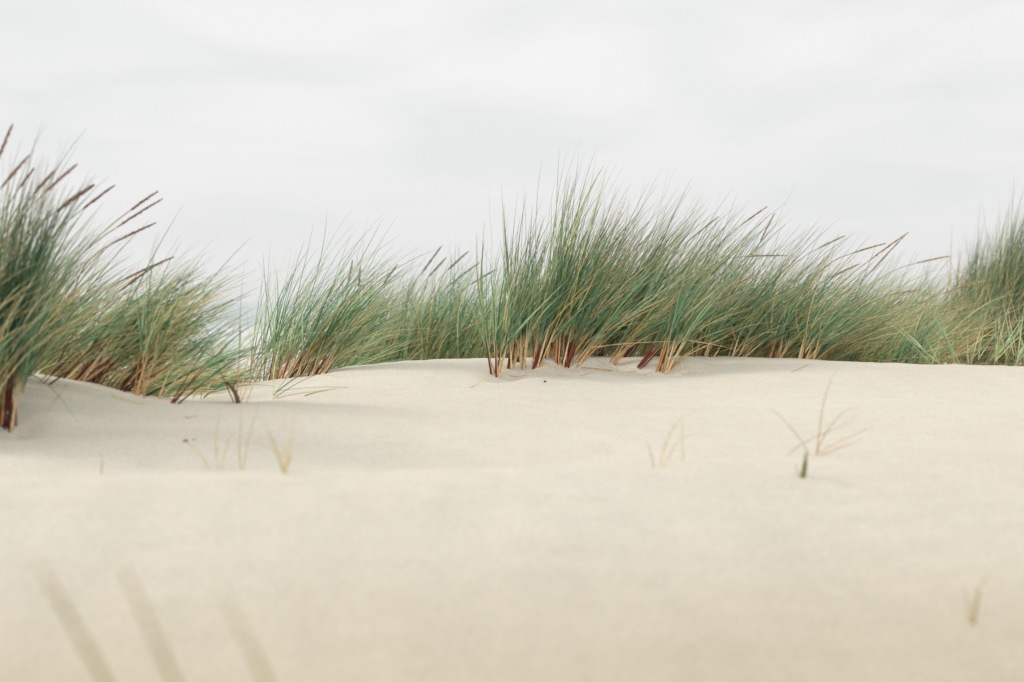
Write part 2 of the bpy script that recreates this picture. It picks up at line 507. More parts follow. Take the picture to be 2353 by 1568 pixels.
# ---- tall clump on the flank of the small hummock (photo's edge)
G = 'stems of the tall clump on the shaded hummock'
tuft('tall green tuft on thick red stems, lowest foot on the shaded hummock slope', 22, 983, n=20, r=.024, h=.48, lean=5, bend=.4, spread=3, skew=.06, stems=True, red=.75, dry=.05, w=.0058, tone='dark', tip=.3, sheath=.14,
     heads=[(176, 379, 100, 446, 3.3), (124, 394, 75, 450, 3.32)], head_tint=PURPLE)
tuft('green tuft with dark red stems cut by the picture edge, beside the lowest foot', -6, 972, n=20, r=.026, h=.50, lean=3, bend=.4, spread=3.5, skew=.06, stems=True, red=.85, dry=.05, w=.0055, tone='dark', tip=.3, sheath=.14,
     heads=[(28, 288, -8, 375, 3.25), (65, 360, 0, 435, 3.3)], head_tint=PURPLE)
for i, (px, Y, lean, h) in enumerate([(-70, 3.3, 6, .48), (-130, 3.35, 10, .48), (-40, 3.5, 10, .46), (-200, 3.4, 12, .48), (20, 3.6, 15, .42), (-100, 3.6, 14, .48), (-20, 3.7, 22, .46), (40, 3.72, 26, .40), (-170, 3.15, 8, .50), (-240, 3.2, 8, .54), (-320, 3.3, 8, .58), (-260, 3.5, 10, .56), (-400, 3.4, 8, .62)]):
    hd = {2: [(76, 390, 43, 435, 3.45)], 4: [(210, 429, 125, 490, 3.55)], 6: [(261, 428, 185, 485, 3.6)], 7: [(360, 442, 298, 485, 3.7), (371, 459, 265, 525, 3.72)]}.get(i, [])
    tuft('dark green tuft packed inside the tall clump at the picture edge' if not hd else
         {2: 'tall clump tuft with one short dark seed head', 4: 'tall clump tuft with a single fat brown seed head', 6: 'tall clump tuft with one slim seed head beside the fat one', 7: 'tuft of the tall clump with two parallel seed heads reaching farthest out'}[i],
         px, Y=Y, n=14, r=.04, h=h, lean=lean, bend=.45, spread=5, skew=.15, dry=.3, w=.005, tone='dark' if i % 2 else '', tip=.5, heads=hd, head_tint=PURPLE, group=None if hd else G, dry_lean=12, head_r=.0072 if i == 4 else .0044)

# ---- tufts along the hummock crest, bent over by the wind
hum = [
    (95, 881, 40, 4, .45, .9, 'two red stems leaning over the sand below the hummock top'),
    (135, 866, 36, 8, .55, .6, 'straw tuft with dark stems nearest the hummock top'),
    (165, 868, 42, 9, .56, .75, 'red stemmed tuft on the hummock crest just beyond its top'),
    (190, 874, 40, 9, .56, .6, 'orange straw tuft halfway along the hummock crest'),
    (222, 880, 34, 10, .58, .7, 'dense tuft with long slanting red stems halfway down the hummock crest'),
    (262, 889, 30, 10, .56, .75, 'tuft with upright red stems and gold leaves on the falling crest'),
    (286, 897, 38, 8, .52, .6, 'bushy straw tuft just above the thick slanting stem'),
    (316, 908, 6, 6, .50, .55, 'tuft with two upright dark red stems at the foot of the hummock'),
    (300, 905, 48, 4, .45, .9, 'thick dark red stem slanting low beside the upright pair'),
    (337, 914, 18, 3, .34, .6, 'small sparse tuft below the upright red stems'),
    (385, 926, 38, 4, .42, .95, 'three bare dark red stems leaning from the hollow'),
]
for i, (px, py, lean, n, h, red, lab) in enumerate(hum):
    hd = {4: [(357, 513, 258, 560, 3.85)], 5: [(397, 592, 285, 643, 3.9), (350, 615, 275, 670, 3.95)]}.get(i, [])
    tuft(lab, px, py, n=max(4, int(n * .9)), r=.035, h=h * .62, lean=lean + 5, bend=.45, spread=8, stems=True, red=red * .8, dry=1.1 if n > 4 else .2, w=.0046, tip=.55, sheath=.13, heads=hd, head_tint=PURPLE, dry_lean=15, droop=.2)
for i, (px, Y, lean, h) in enumerate([(60, 4.0, 36, .66), (90, 4.1, 40, .64), (130, 4.3, 40, .64), (20, 4.2, 32, .7), (150, 4.6, 38, .64), (110, 4.0, 34, .58), (170, 4.1, 34, .58), (230, 4.1, 36, .58), (290, 4.2, 36, .58), (200, 4.5, 34, .6), (260, 4.6, 36, .58), (330, 4.5, 40, .55), (300, 4.9, 40, .58), (370, 4.9, 44, .52), (420, 5.0, 46, .5), (460, 5.1, 46, .45), (380, 5.4, 40, .5), (430, 5.5, 44, .42)]):
    tuft('wind bent green and straw tuft in the stand behind the hummock crest', px, Y=Y, n=9, r=.05, h=h * (.70 if px < 180 else .56), lean=lean + 6, bend=.5, spread=9, dry=.6, w=.0045, tip=.5, group='tufts behind the hummock crest', dry_lean=15, droop=.25)

# ---- hollow between hummock and bank
tuft('sparse tuft with low sprawling leaves rising beside the broken twig', 552, 926, n=5, r=.02, h=.36, lean=5, bend=.3, spread=22, stems=True, red=.7, dry=.25, w=.0036, sheath=.14, tip=.4, blades=3, droop=.5)
tuft('few flat green leaves spreading across the sand of the hollow', 622, 917, n=3, r=.03, h=.34, lean=30, bend=.8, spread=26, dry=.1, w=.0034, blades=3, droop=.3)
tuft('limp olive leaves lying low in the hollow before the slanting red stems', 455, 918, n=4, r=.03, h=.36, lean=52, bend=.9, spread=20, dry=.4, w=.0034, blades=3, droop=.35)

# ---- stand of tufts at the far end of the bank (before the sea gap)
mid = [(573, 866, 12, 5, .42, 'slender tuft with dark red stems closest to the sea gap'),
       (600, 868, 14, 5, .46, 'thin upright green tuft second from the sea gap'),
       (622, 871, 12, 8, .54, 'tuft with near black stems standing in the paler half of the stand'),
       (634, 869, 20, 8, .58, 'arching tuft directly beside the near black stems'),
       (660, 869, 22, 12, .62, 'tall tuft fanning from a pale straw foot with the longest arching leaves'),
       (677, 866, 22, 10, .62, 'dark stemmed tuft just beside the pale straw foot'),
       (696, 865, 26, 11, .58, 'thick brown stemmed tuft in the middle of the bank end stand'),
       (716, 864, 28, 11, .54, 'bushy straw footed tuft near the sandy end of the stand'),
       (735, 861, 32, 9, .50, 'low tuft with orange stems last before the bare bank')]
for px, py, lean, n, h, lab in mid:
    tuft(lab, px, py, n=max(4, int(n * .8)), r=.028, h=h * .82, lean=lean, bend=.6, spread=7, stems=True, red=.45, dry=.4, w=.0044, tip=.35, sheath=.10, dry_lean=20, droop=.2)
for px, Y, lean, h in [(600, 5.6, 16, .42), (640, 5.5, 18, .55), (680, 5.6, 22, .58), (720, 5.5, 26, .55), (755, 5.5, 30, .5), (790, 5.7, 32, .48)]:
    tuft('green tuft massed behind the red stems at the end of the bank', px, Y=Y, n=7, r=.05, h=h * .8, lean=lean + 3, bend=.5, spread=8, dry=.4, w=.0046, tip=.35, group='tufts massed behind the bank end stand', dry_lean=15)
for px, Y, h in [(470, 7.6, .4), (500, 7.2, .38), (535, 7.8, .36), (400, 7.2, .5), (440, 8.2, .5), (340, 7, .55)]:
    tuft('soft pale tuft beyond the hollow, in front of the surf', px, Y=Y, n=9, r=.07, h=h, lean=18, bend=.4, spread=8, dry=.4, w=.006, tone='faded', group='tufts before the surf')

# ---- blurred stand behind the bare crest
heads_mid = {0: [(810, 600, 798, 665, 6.9)], 1: [(828, 612, 824, 675, 6.9)], 3: [(912, 610, 880, 655, 6.9)], 5: [(1014, 567, 965, 635, 6.8)], 6: [(1024, 594, 985, 637, 6.9)], 8: [(1074, 580, 1028, 622, 6.8), (1100, 605, 1022, 665, 6.7)], 9: [(1140, 620, 1080, 655, 6.7)]}
lab_mid = {0: 'tuft with one short upright dark seed head behind the bare crest', 1: 'tuft with an erect seed head just beside the shortest one', 3: 'tuft with one thin dark seed head between two gaps in the stand',
           5: 'tuft with the highest dark green seed head behind the bare crest', 6: 'tuft whose seed head lies just under the highest one', 8: 'tuft with two crossing pale seed heads behind the crest', 9: 'tuft with a drooping tan seed head beside the tall main clump'}
for i in range(11):
    px = 775 + i * 36
    tuft(lab_mid.get(i, 'soft green tuft in the stand behind the bare crest'), px, Y=6.8 + .25 * math.sin(i * 2.1), n=15, r=.075, h=.53 + .04 * math.sin(i * 1.7), lean=13, bend=.45, spread=7, dry=.38, w=.0062, tone='', tip=.2,
         heads=heads_mid.get(i, []), head_tint=BROWNGREEN, group=None if i in lab_mid else 'tufts behind the bare crest', head_r=.006, dry_lean=8)
for i in range(13):
    tuft('soft green tuft in the stand behind the bare crest', 770 + i * 33, Y=6.0 + .2 * math.sin(i * 3.3), n=14, r=.07, h=.43, lean=14, bend=.45, spread=9, dry=.45, w=.0058, tip=.2, group='tufts behind the bare crest', dry_lean=10)

# ---- main clump on the crest: feet one can see
main = [  # px, py, n, r, h, lean, spread, red, dry, label
    (1139, 866, 11, .022, .43, 6, 5, .35, .10, 'narrow upright tuft standing alone in front of the main clump'),
    (1173, 848, 9, .018, .52, 2, 4, .55, .12, 'slim tuft second from the lone upright one, dark red at the foot'),
    (1189, 832, 9, .02, .55, 4, 4.5, .5, .15, 'tuft with black and orange stems set back behind the slim one'),
    (1203, 849, 8, .018, .42, 14, 6, .1, .8, 'dry straw tuft leaning between two green ones in the main clump'),
    (1228, 843, 15, .028, .62, 5, 4.5, .5, .2, 'broad tuft on a thick orange and red foot in the main clump'),
    (1258, 822, 12, .028, .66, 8, 5, .5, .4, 'tuft of brown slanting stems behind the broad orange foot'),
    (1285, 839, 13, .024, .70, 8, 4.5, .55, .2, 'tallest green tuft of the main clump on a dark purple foot'),
    (1302, 842, 12, .022, .70, 11, 4.5, .6, .25, 'tall tuft with bright red stems beside the dark purple foot'),
    (1322, 838, 8, .022, .5, 26, 7, .05, 1.0, 'straw coloured tuft splaying over the sand beside the red stems'),
    (1374, 813, 10, .024, .64, 22, 5, .8, .4, 'tuft with a pair of dark red stems rising from the small sand mound'),
    (1408, 836, 5, .02, .40, 32, 6, .05, .6, 'short straw stubs leaning over the little sand hollow'),
    (1435, 821, 8, .024, .56, 26, 6, .7, .4, 'red stemmed tuft set back behind the straw stubs'),
    (1466, 849, 6, .016, .52, 34, 5, .95, .2, 'thick slanting maroon stem bundle pushed out of the sand'),
    (1511, 859, 5, .012, .36, 18, 6, .5, .2, 'pale flat stem pair just beside the small separate tuft'),
    (1525, 863, 9, .014, .38, 20, 11, .5, .3, 'small separate tuft with fanned orange stems, lowest on the sand'),
]
for px, py, n, r, h, lean, spread, red, dry, lab in main:
    tuft(lab, px, py, n=n, r=r * .72, h=h * .84, lean=lean + 2, bend=.30, spread=spread, stems=True, red=red, dry=dry, w=.006, tip=.75, sheath=.115, dry_lean=14, droop=.12)
heads_r = {3: [(1649, 500, 1588, 550, 5.4)], 5: [(1762, 476, 1700, 520, 5.4)], 6: [(1779, 492, 1745, 560, 5.4), (1806, 588, 1705, 590, 5.3)], 9: [(1860, 645, 1825, 668, 5.3)], 10: [(1940, 543, 1877, 573, 5.4)],
           12: [(2087, 535, 1990, 605, 5.3), (2035, 560, 1956, 583, 5.35), (2083, 538, 1988, 640, 5.4)], 13: [(1975, 607, 1905, 640, 5.3)]}
lab_r = {3: 'leaning tuft with a single seed head among the main clump leaves', 5: 'leaning tuft carrying the highest tan seed head beside the main clump', 6: 'leaning tuft with one thin upright and one level seed head',
         9: 'tuft with a short dark seed head sunk among its leaves', 10: 'leaning tuft with one pale seed head clear against the sky', 12: 'tuft with three seed heads meeting at one point against the sky', 13: 'tuft with a brown seed head just below the three meeting ones'}
for i in range(14):
    px = 1330 + i * 42
    tuft(lab_r.get(i, 'leaning green tuft in the thick of the main clump'), px, Y=5.4 + .12 * math.sin(i * 2.7), n=14, r=.05, h=float(np.interp(px, [1330, 1450, 1650, 1880], [.58, .66, .57, .46])), lean=float(np.interp(px, [1330, 1500, 1700, 1880], [17, 25, 32, 36])),
         bend=.40, spread=7, dry=.55, w=.0052, tone='faded' if px > 1560 and i % 2 else '', tip=.5, heads=heads_r.get(i, []), head_tint=TAN, group=None if i in lab_r else 'leaning tufts of the main clump', dry_lean=26, droop=.12)
for i in range(16):
    px = 1215 + i * 46
    tuft('leaning green tuft in the thick of the main clump', px, Y=5.85 + .2 * math.sin(i * 1.9), n=15, r=.06, h=float(np.interp(px, [1215, 1400, 1600, 1900], [.46, .63, .57, .44])), lean=float(np.interp(px, [1215, 1400, 1700, 1900], [8, 18, 28, 34])),
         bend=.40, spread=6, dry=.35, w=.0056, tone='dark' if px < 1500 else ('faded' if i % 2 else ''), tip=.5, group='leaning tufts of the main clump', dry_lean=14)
for i, px in enumerate([1230, 1262, 1300, 1345, 1390]):
    tuft('leaning green tuft in the thick of the main clump', px, Y=5.2 + .08 * (i % 2), n=14, r=.04, h=.49 + .03 * i, lean=9 + i * 3, bend=.45, spread=5, dry=.35, w=.005, tone='dark', tip=.7, group='leaning tufts of the main clump', dry_lean=12)
# low leaves right behind the crest edge
edge = [(1614, 5.22, 'yellow stemmed tuft peeping over the crest beside the main clump'), (1692, 5.2, 'low tuft with gold stems showing at the crest edge'), (1775, 5.18, 'dark low tuft with broad arching leaves at the crest edge'), (1850, 5.12, 'tuft with flat bluish leaves arching low along the crest')]
for px, Y, lab in edge:
    tuft(lab, px, Y=Y, n=10, r=.04, h=.36, lean=24, bend=.9, spread=13, stems=True, red=.15, dry=.4, w=.0052, tip=.3, sheath=.07, droop=.3)

# ---- pale straw grass between main clump and the tall far tuft
heads_p = {1: [(2184, 589, 2102, 606, 6.6)], 3: [(2115, 667, 2030, 680, 6.4)], 5: [(2272, 644, 2165, 675, 6.2)], 6: [(2220, 700, 2130, 730, 6.0)], 2: [(2050, 696, 1975, 710, 6.4)]}
lab_p = {1: 'straw tuft with a lone curved seed head above the sea haze', 3: 'straw tuft with one level brown seed head', 5: 'straw tuft with a long tan seed head in front of the tall dark tuft', 6: 'straw tuft with a seed head sunk low before the tall dark tuft', 2: 'straw tuft with a seed head lying flat among the leaves'}
for i in range(9):
    tuft(lab_p.get(i, 'pale straw and green tuft bent along the crest'), 1885 + i * 31, Y=6.5 + .3 * math.sin(i * 2.3), n=9, r=.07, h=.54, lean=32, bend=.6, spread=9, dry=1.0, w=.0050, tone='faded', tip=.4, heads=heads_p.get(i, []), head_tint=TAN,
         group=None if i in lab_p else 'pale tufts bent along the crest', dry_lean=10, head_r=.0055)
for i in range(9):
    tuft('pale straw and green tuft bent along the crest', 1880 + i * 33, Y=8.2 + .4 * math.sin(i * 1.3), n=10, r=.09, h=.60, lean=22, bend=.5, spread=8, dry=.7, w=.007, tone='faded', tip=.3, group='pale tufts bent along the crest')
for i in range(8):
    tuft('pale straw and green tuft bent along the crest', 1900 + i * 29, Y=5.6 + .15 * math.sin(i * 2.9), n=8, r=.05, h=.34, lean=30, bend=.6, spread=10, dry=.45, w=.0048, tone='', tip=.4, group='pale tufts bent along the crest', dry_lean=15)
sprout = [(2160, 5.0, -32, 'bright green sprout with two long leaves leaning against the wind'), (2215, 4.95, -25, 'bright sprout with crossed leaves below the tall dark tuft'), (2238, 4.9, 8, 'fresh green sprout with one straight upright leaf by the crest edge'),
          (2268, 4.9, 18, 'broad leaved fresh sprout leaning with the wind at the crest edge'), (2300, 4.95, 6, 'fine upright sprout before the brown litter of the tall tuft'), (2322, 4.85, 14, 'small pale sprout last but one along the crest'), (2348, 4.85, 22, 'leaning bright sprout cut by the picture edge')]
for px, Y, lean, lab in sprout:
    tuft(lab, px, Y=Y, n=3, r=.03, h=.27, lean=lean, bend=.12, spread=11, dry=.15, w=.0046, tone='light', tip=.1, blades=3, droop=.1, name='grass_sprout')
# ---- tall dark tuft far along the crest
for i, (px, Y, h, lean) in enumerate([(2192, 7.9, .56, 7), (2212, 7.7, .68, 8), (2240, 7.6, .78, 9), (2272, 7.4, .86, 10), (2302, 7.3, .92, 11), (2335, 7.3, .96, 12), (2370, 7.4, 1.0, 12), (2410, 7.5, 1.0, 12), (2225, 7.2, .62, 12), (2262, 7.0, .70, 13), (2310, 7.0, .78, 13), (2355, 7.0, .84, 13), (2450, 7.4, 1.0, 12), (2290, 7.8, .9, 10), (2340, 7.8, .98, 11), (2250, 8.0, .8, 9)]):
    tuft('tall olive green tuft of the big clump far along the crest', px, Y=Y, n=26, r=.1, h=h * .84, lean=lean, bend=.32, spread=4.5, dry=.38, dry_tint=.9, w=.007, tone='olive', tip=.2, group='tall olive tufts far along the crest', dry_lean=2, blades=5)
for i, (px, Y) in enumerate([(2235, 6.8), (2290, 6.7), (2340, 6.7), (2390, 6.8), (2200, 7.4)]):
    tuft('mat of brown dead leaves at the foot of the tall olive clump', px, Y=Y, n=9, r=.14, h=.4, lean=-10, bend=.9, spread=28, dry=1.5, w=.006, tone='olive', dry_tint=.5, group='dead leaf mats under the olive clump', droop=.7)


# ------------------------------------------------------------------ lone blades, sprigs, litter
def curve_pts(pts, S=14):
    pts = np.asarray(pts, float)
    if len(pts) == 2:
        pts = np.stack([pts[0], (pts[0] + pts[1]) / 2 + np.array([0, 0, .004]), pts[1]])
    u = np.concatenate([[0], np.cumsum(np.linalg.norm(np.diff(pts, axis=0), axis=1))]); u /= u[-1]
    q = np.linspace(0, 1, S)
    if len(pts) >= 3:   # Lagrange / Catmull style smoothing through a polynomial fit
        deg = min(len(pts) - 1, 3)
        return np.stack([np.polyval(np.polyfit(u, pts[:, i], deg), q) for i in range(3)], -1)
    return np.stack([np.interp(q, u, pts[:, i]) for i in range(3)], -1)


def blade_part(parent, loc, pts, w, c0, c1, name='blade', mat=None, taper=.75, foot_w=.75):
    P = curve_pts(pts)
    S = len(P)
    t = np.linspace(0, 1, S)
    wid = w * (np.clip(1 - t, 0, 1) ** taper) * (foot_w + (1 - foot_w) * np.minimum(t / .2, 1)) + .0003
    c = c0[None, :] * (1 - t[:, None]) + c1[None, :] * t[:, None]
    b = Buf()
    ribbons(b, P[None], wid[None], np.array([math.pi / 2]), np.array([.3]), c[None])
    return b.build(name, mat or M_blade, parent, loc)


def sprig(label, foot, blades, name='grass_sprig', group=None):
    """foot in survey units on the sand; each blade: survey points from foot up, depth offsets, width, colours"""
    p0 = hit(*foot)
    root = thing(name, p0, label, 'grass sprig', group)
    for pts, w, c0, c1 in blades:
        q = []
        for j, (px, py) in enumerate(pts):
            if j == 0:
                h0 = hit(px, py); h0[2] -= .004; q.append(h0); Yb = h0[1]
            else:
                q.append(world_pt(px, py, Yb + .03 * j * random.uniform(-1, 1)))
        blade_part(root, p0, q, w * .78 if w < .007 else w, c0, c1)
    return root


gR, gS, gG, gO = lin(222, 184, 152), lin(228, 214, 168), lin(186, 188, 130), lin(146, 156, 72)
sprig('fine sprig with one tall green leaf behind the dark green shoot', (1876, 1044), [
    ([(1876, 1046), (1883, 990), (1898, 905), (1925, 846)], .0042, gR, gG), ([(1878, 1042), (1895, 1000), (1925, 960), (1975, 938)], .003, gG, gG),
    ([(1870, 1048), (1900, 1040), (1935, 1028), (1985, 1002)], .0024, gR, gR), ([(1880, 1050), (1925, 1030), (1960, 1012)], .0020, gR, gS)])
sprig('thin reddish stalk slanting low across the tall leaf', (1805, 1047), [([(1805, 1047), (1862, 1010), (1920, 985), (1985, 945)], .003, gR, gR)])
sprig('wispy sprig of pink stalks just above the dark green shoot', (1862, 1049), [([(1862, 1049), (1835, 1005), (1800, 965), (1772, 950)], .0026, gG, gS), ([(1864, 1049), (1900, 1030), (1950, 1005), (2005, 980)], .0022, gR, gR)])
sprig('short thick dark green shoot poking out of the sand', (1845, 1100), [
    ([(1843, 1103), (1849, 1072), (1852, 1038)], .0095, gO, lin(120, 130, 70)), ([(1846, 1102), (1850, 1078), (1851, 1055)], .008, gO * .8, gO), ([(1841, 1101), (1834, 1085), (1832, 1064)], .003, gR, gS)])
sprig('faint tall arching sprig on the pale sand of the ridge', (1515, 1074), [
    ([(1517, 1074), (1530, 1020), (1560, 968), (1620, 935)], .0042, gS, gS), ([(1522, 1076), (1545, 1035), (1590, 1000), (1640, 990)], .0032, gS, gS), ([(1503, 1073), (1495, 1040), (1478, 1012)], .003, gR, gS), ([(1570, 1066), (1569, 1010), (1566, 930)], .003, gS, gS)])
sprig('straw coloured sprig forking into many thin leaves', (655, 1087), [
    ([(656, 1088), (655, 1035), (654, 985), (648, 925)], .0048, gS, gS), ([(655, 1088), (640, 1050), (622, 1005), (608, 975)], .0048, gG, gS), ([(657, 1088), (664, 1040), (672, 985), (684, 930)], .0042, gS, gS),
    ([(654, 1088), (642, 1045), (618, 1028), (575, 1022)], .0036, gS, gR), ([(657, 1087), (668, 1050), (680, 1010)], .0035, gS, gS), ([(653, 1087), (640, 1050), (630, 1005)], .0035, gG, gS)])
sprig('straight upright sprig with a green middle, between two faint ones', (556, 1080), [([(556, 1081), (550, 1040), (552, 990), (555, 925)], .0048, gS, gG), ([(560, 1081), (566, 1035), (578, 985), (592, 915)], .0038, gS, gG)])
sprig('faint pair of upright blades closest to the shaded slope', (502, 1078), [([(501, 1079), (497, 1030), (500, 975), (506, 915)], .0042, gS, gG), ([(508, 1079), (516, 1045), (528, 1005), (542, 970)], .0036, gS, gS)])
sprig('single thin blade bent towards the shaded slope', (482, 1080), [([(482, 1080), (465, 1052), (445, 1030), (430, 1018)], .0032, gS, gS)])
sprig('little lone green blade sticking up on the ridge before the shaded slope', (233, 1086), [([(232, 1088), (234, 1066), (236, 1040)], .0045, gG, gG)])
sprig('blurred rusty sprig low on the near sand', (2235, 1436), [
    ([(2234, 1438), (2240, 1395), (2254, 1345), (2290, 1310)], .0055, gS * .85, gS), ([(2233, 1438), (2225, 1390), (2212, 1340)], .0045, gS * .85, gR), ([(2236, 1438), (2246, 1390), (2256, 1330)], .005, gS * .8, gG)])

# three blades right in front of the camera
for (pts, w, lab) in [
    ([(385, 1850), (300, 1690), (180, 1460), (66, 1262)], .0105, 'big soft olive blade crossing the lowest corner of the sand'),
    ([(520, 1850), (450, 1690), (355, 1470), (268, 1270)], .0095, 'soft olive blade between the two others near the camera'),
    ([(720, 1850), (650, 1660), (570, 1480), (498, 1340)], .0085, 'shortest soft blade near the camera, toward the middle of the sand')]:
    Yb = .93
    q = [world_pt(px, py, Yb + .02 * j) for j, (px, py) in enumerate(pts)]
    q[0][2] = float(height(q[0][0], q[0][1])[0]) - .005
    root = thing('marram_leaf', q[0], lab, 'grass leaf')
    blade_part(root, q[0], q, w, lin(150, 146, 96), lin(196, 182, 140), taper=.4, foot_w=.9)

# long limp blade hanging over the shaded slope
p = [world_pt(60, 858, 3.62), world_pt(110, 885, 3.45), world_pt(165, 950, 3.25), world_pt(205, 1012, 3.12)]
root = thing('marram_leaf', hit(60, 866), 'long limp green blade hanging down over the shaded hummock slope', 'grass leaf')
blade_part(root, np.array(root.location), p, .0035, G_MID, G_LIGHT)


def sand_path(pts, lift=.0025, y1=7.0):
    q = []
    for px, py in pts:
        h0 = hit(px, py, y1=y1); h0[2] += lift; q.append(h0)
    return q


for pts, w, c0, c1, lab in [
    ([(1335, 848), (1400, 855), (1455, 856), (1500, 850)], .005, D_BROWN, S_ORANGE, 'long curled brown dead leaf lying across the sand before the main clump'),
    ([(1060, 905), (1095, 885), (1135, 862)], .0042, D_PALE, D_GOLD, 'pale dry straw lying on the sand against the lone upright tuft'),
    ([(1310, 832), (1380, 846), (1440, 858), (1500, 862)], .004, D_PALE, D_PALE, 'straight pale straw lying over the curled brown leaf'),
    ([(1400, 828), (1440, 832), (1475, 838)], .004, D_GOLD, D_PALE, 'gold dead leaf resting on the little sand mound'),
    ([(735, 858), (765, 866), (800, 871)], .004, D_PALE, D_GOLD, 'pale straw fallen from the bank end stand onto bare sand'),
    ([(1545, 838), (1600, 848), (1650, 852)], .003, D_PALE, D_PALE, 'faint pale straw on the sand beyond the small separate tuft'),
    ([(700, 912), (750, 900), (800, 893)], .0032, G_OLIVE, D_GOLD, 'flat olive leaf lying on the open sand of the hollow'),
    ([(1215, 856), (1265, 852), (1330, 858)], .0038, D_PALE, D_GOLD, 'thin pale straw lying across the feet of the broad orange tuft'),
    ([(1348, 842), (1378, 828), (1402, 824)], .004, D_GOLD, D_PALE, 'short gold straw propped on the sand between red stems and straw stubs'),
    ([(1480, 872), (1502, 860), (1535, 852)], .0032, D_BROWN, D_PALE, 'thin brown straw in front of the small separate tuft'),
    ([(1170, 866), (1186, 871), (1214, 868)], .003, D_BROWN, D_BROWN, 'short brown stalk bit on the sand between the lone tuft and its neighbour'),
    ([(1560, 862), (1590, 858), (1640, 862)], .0028, D_PALE, D_PALE, 'pale thread of straw stretched along bare sand beside the small separate tuft'),
    ([(250, 908), (300, 926), (350, 936)], .0034, D_PALE, D_GOLD, 'pale straw lying down the hummock flank below its straw tufts'),
    ([(155, 885), (128, 920), (108, 948)], .0026, S_ORANGE, D_BROWN, 'thin reddish stalk lying on the upper hummock flank'),
    ([(425, 958), (436, 962), (448, 960), (457, 963)], .003, D_BROWN, D_ORANGE, 'tiny wavy brown leaf scrap on the sand below the hollow'),
    ([(1818, 858), (1840, 848), (1860, 838)], .0025, S_ORANGE, S_ORANGE, 'thin reddish straw on the smooth sand under the crest'),
    ([(1250, 880), (1253, 879), (1256, 880)], .006, S_RED, S_RED, 'speck of red sheath on the sand before the main clump')]:
    q = sand_path(pts)
    root = thing('fallen_leaf', q[0], lab, 'fallen leaf')
    blade_part(root, q[0], q, w, c0, c1, name='dry_blade', mat=M_dry, taper=.45, foot_w=.6)

# broken twig in the hollow
q0 = hit(549, 927); q0[2] -= .01
q = [q0, world_pt(541, 905, q0[1] + .01), world_pt(532, 890, q0[1] + .02), world_pt(520, 878, q0[1] + .02)]
root = thing('broken_twig', q0, 'short broken grey brown twig standing in the sand of the hollow', 'twig')
P = curve_pts(q, 12)
b = Buf(); cc = np.repeat(lin(120, 96, 78)[None, :], 12, 0) * rng.uniform(.75, 1.2, 12)[:, None]
tube(b, P, np.linspace(.0062, .0042, 12) * rng.uniform(.9, 1.12, 12), cc, 8)
b.build('shaft', M_wood, root, q0)
b = Buf(); tube(b, curve_pts([P[8], P[8] + np.array([.012, 0, .018]), P[8] + np.array([.02, .0, .03])], 6), np.linspace(.003, .0012, 6), cc[:6], 6)
b.build('side_shoot', M_wood, root, q0)
# small bits of debris
for px, py, s, lab in [(427, 1016, .0035, 'small brown crumb of plant debris on the pale slope'), (446, 1013, .0018, 'tiny dark crumb beside the larger brown one')]:
    c0 = hit(px, py)
    b = Buf()
    t = np.linspace(0, 1, 6)
    P = c0[None, :] + np.stack([(t - .5) * s * 3.2, (t - .5) * s * .8, np.sin(t * math.pi) * s * .5 + s * .3], -1)
    tube(b, P, s * np.array([.25, .8, 1, .75, .6, .15]), np.repeat(lin(160, 124, 90)[None, :], 6, 0) * rng.uniform(.7, 1.2, 6)[:, None], 7)
    o = b.build('plant_crumb', M_wood, None, c0); o.location = c0
    tag(o, lab, 'plant debris')

# ------------------------------------------------------------------ ground and sea
ys = np.concatenate([np.linspace(-2.5, 1.0, 40, endpoint=False), np.arange(1.0, 2.3, .02), np.arange(2.3, 6.2, .013), np.arange(6.2, 10, .06), np.geomspace(10, 9000, 90)])
tt = np.linspace(-1, 1, 560)
fx = .43 * tt + 1.3 * tt ** 5
Yg = np.repeat(ys[:, None], len(tt), 1)
Xg = (np.maximum(Yg, 0) + 1.4) * fx[None, :]
Zg = height(Xg.ravel(), Yg.ravel())
V = np.stack([Xg.ravel(), Yg.ravel(), Zg], -1)
R, Cn = Yg.shape
i = (np.arange(R - 1)[:, None] * Cn + np.arange(Cn - 1)[None, :]).ravel()
F = np.stack([i, i + 1, i + Cn + 1, i + Cn], 1)
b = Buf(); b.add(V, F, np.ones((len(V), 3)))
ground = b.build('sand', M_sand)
ground['kind'] = 'structure'

b = Buf()
xs = np.linspace(-9000, 9000, 20); yy = np.array([50, 120, 300, 900, 3000, 9000.0])
Xs, Ys = np.meshgrid(xs, yy)
V = np.stack([Xs.ravel(), Ys.ravel(), np.full(Xs.size, -3.0)], -1)
i = (np.arange(len(yy) - 1)[:, None] * 20 + np.arange(19)[None, :]).ravel()
b.add(V, np.stack([i, i + 1, i + 21, i + 20], 1), np.ones((len(V), 3)))
sea = b.build('sea', M_sea)
sea['kind'] = 'structure'

# ------------------------------------------------------------------ sky and sun
ELEV, AZ = math.radians(33), math.radians(-74)     # sun behind thin cloud, from the side of the hummock
world = bpy.data.worlds.new('World')
scene.world = world
world.use_nodes = True
nt = world.node_tree; N = nt.nodes; L = nt.links
N.clear()
out = N.new('ShaderNodeOutputWorld'); bg = N.new('ShaderNodeBackground'); bg.inputs['Strength'].default_value = .1
sky = N.new('ShaderNodeTexSky'); sky.sky_type = 'NISHITA'; sky.sun_disc = False
sky.sun_elevation = ELEV; sky.sun_rotation = AZ
tc = N.new('ShaderNodeTexCoord')
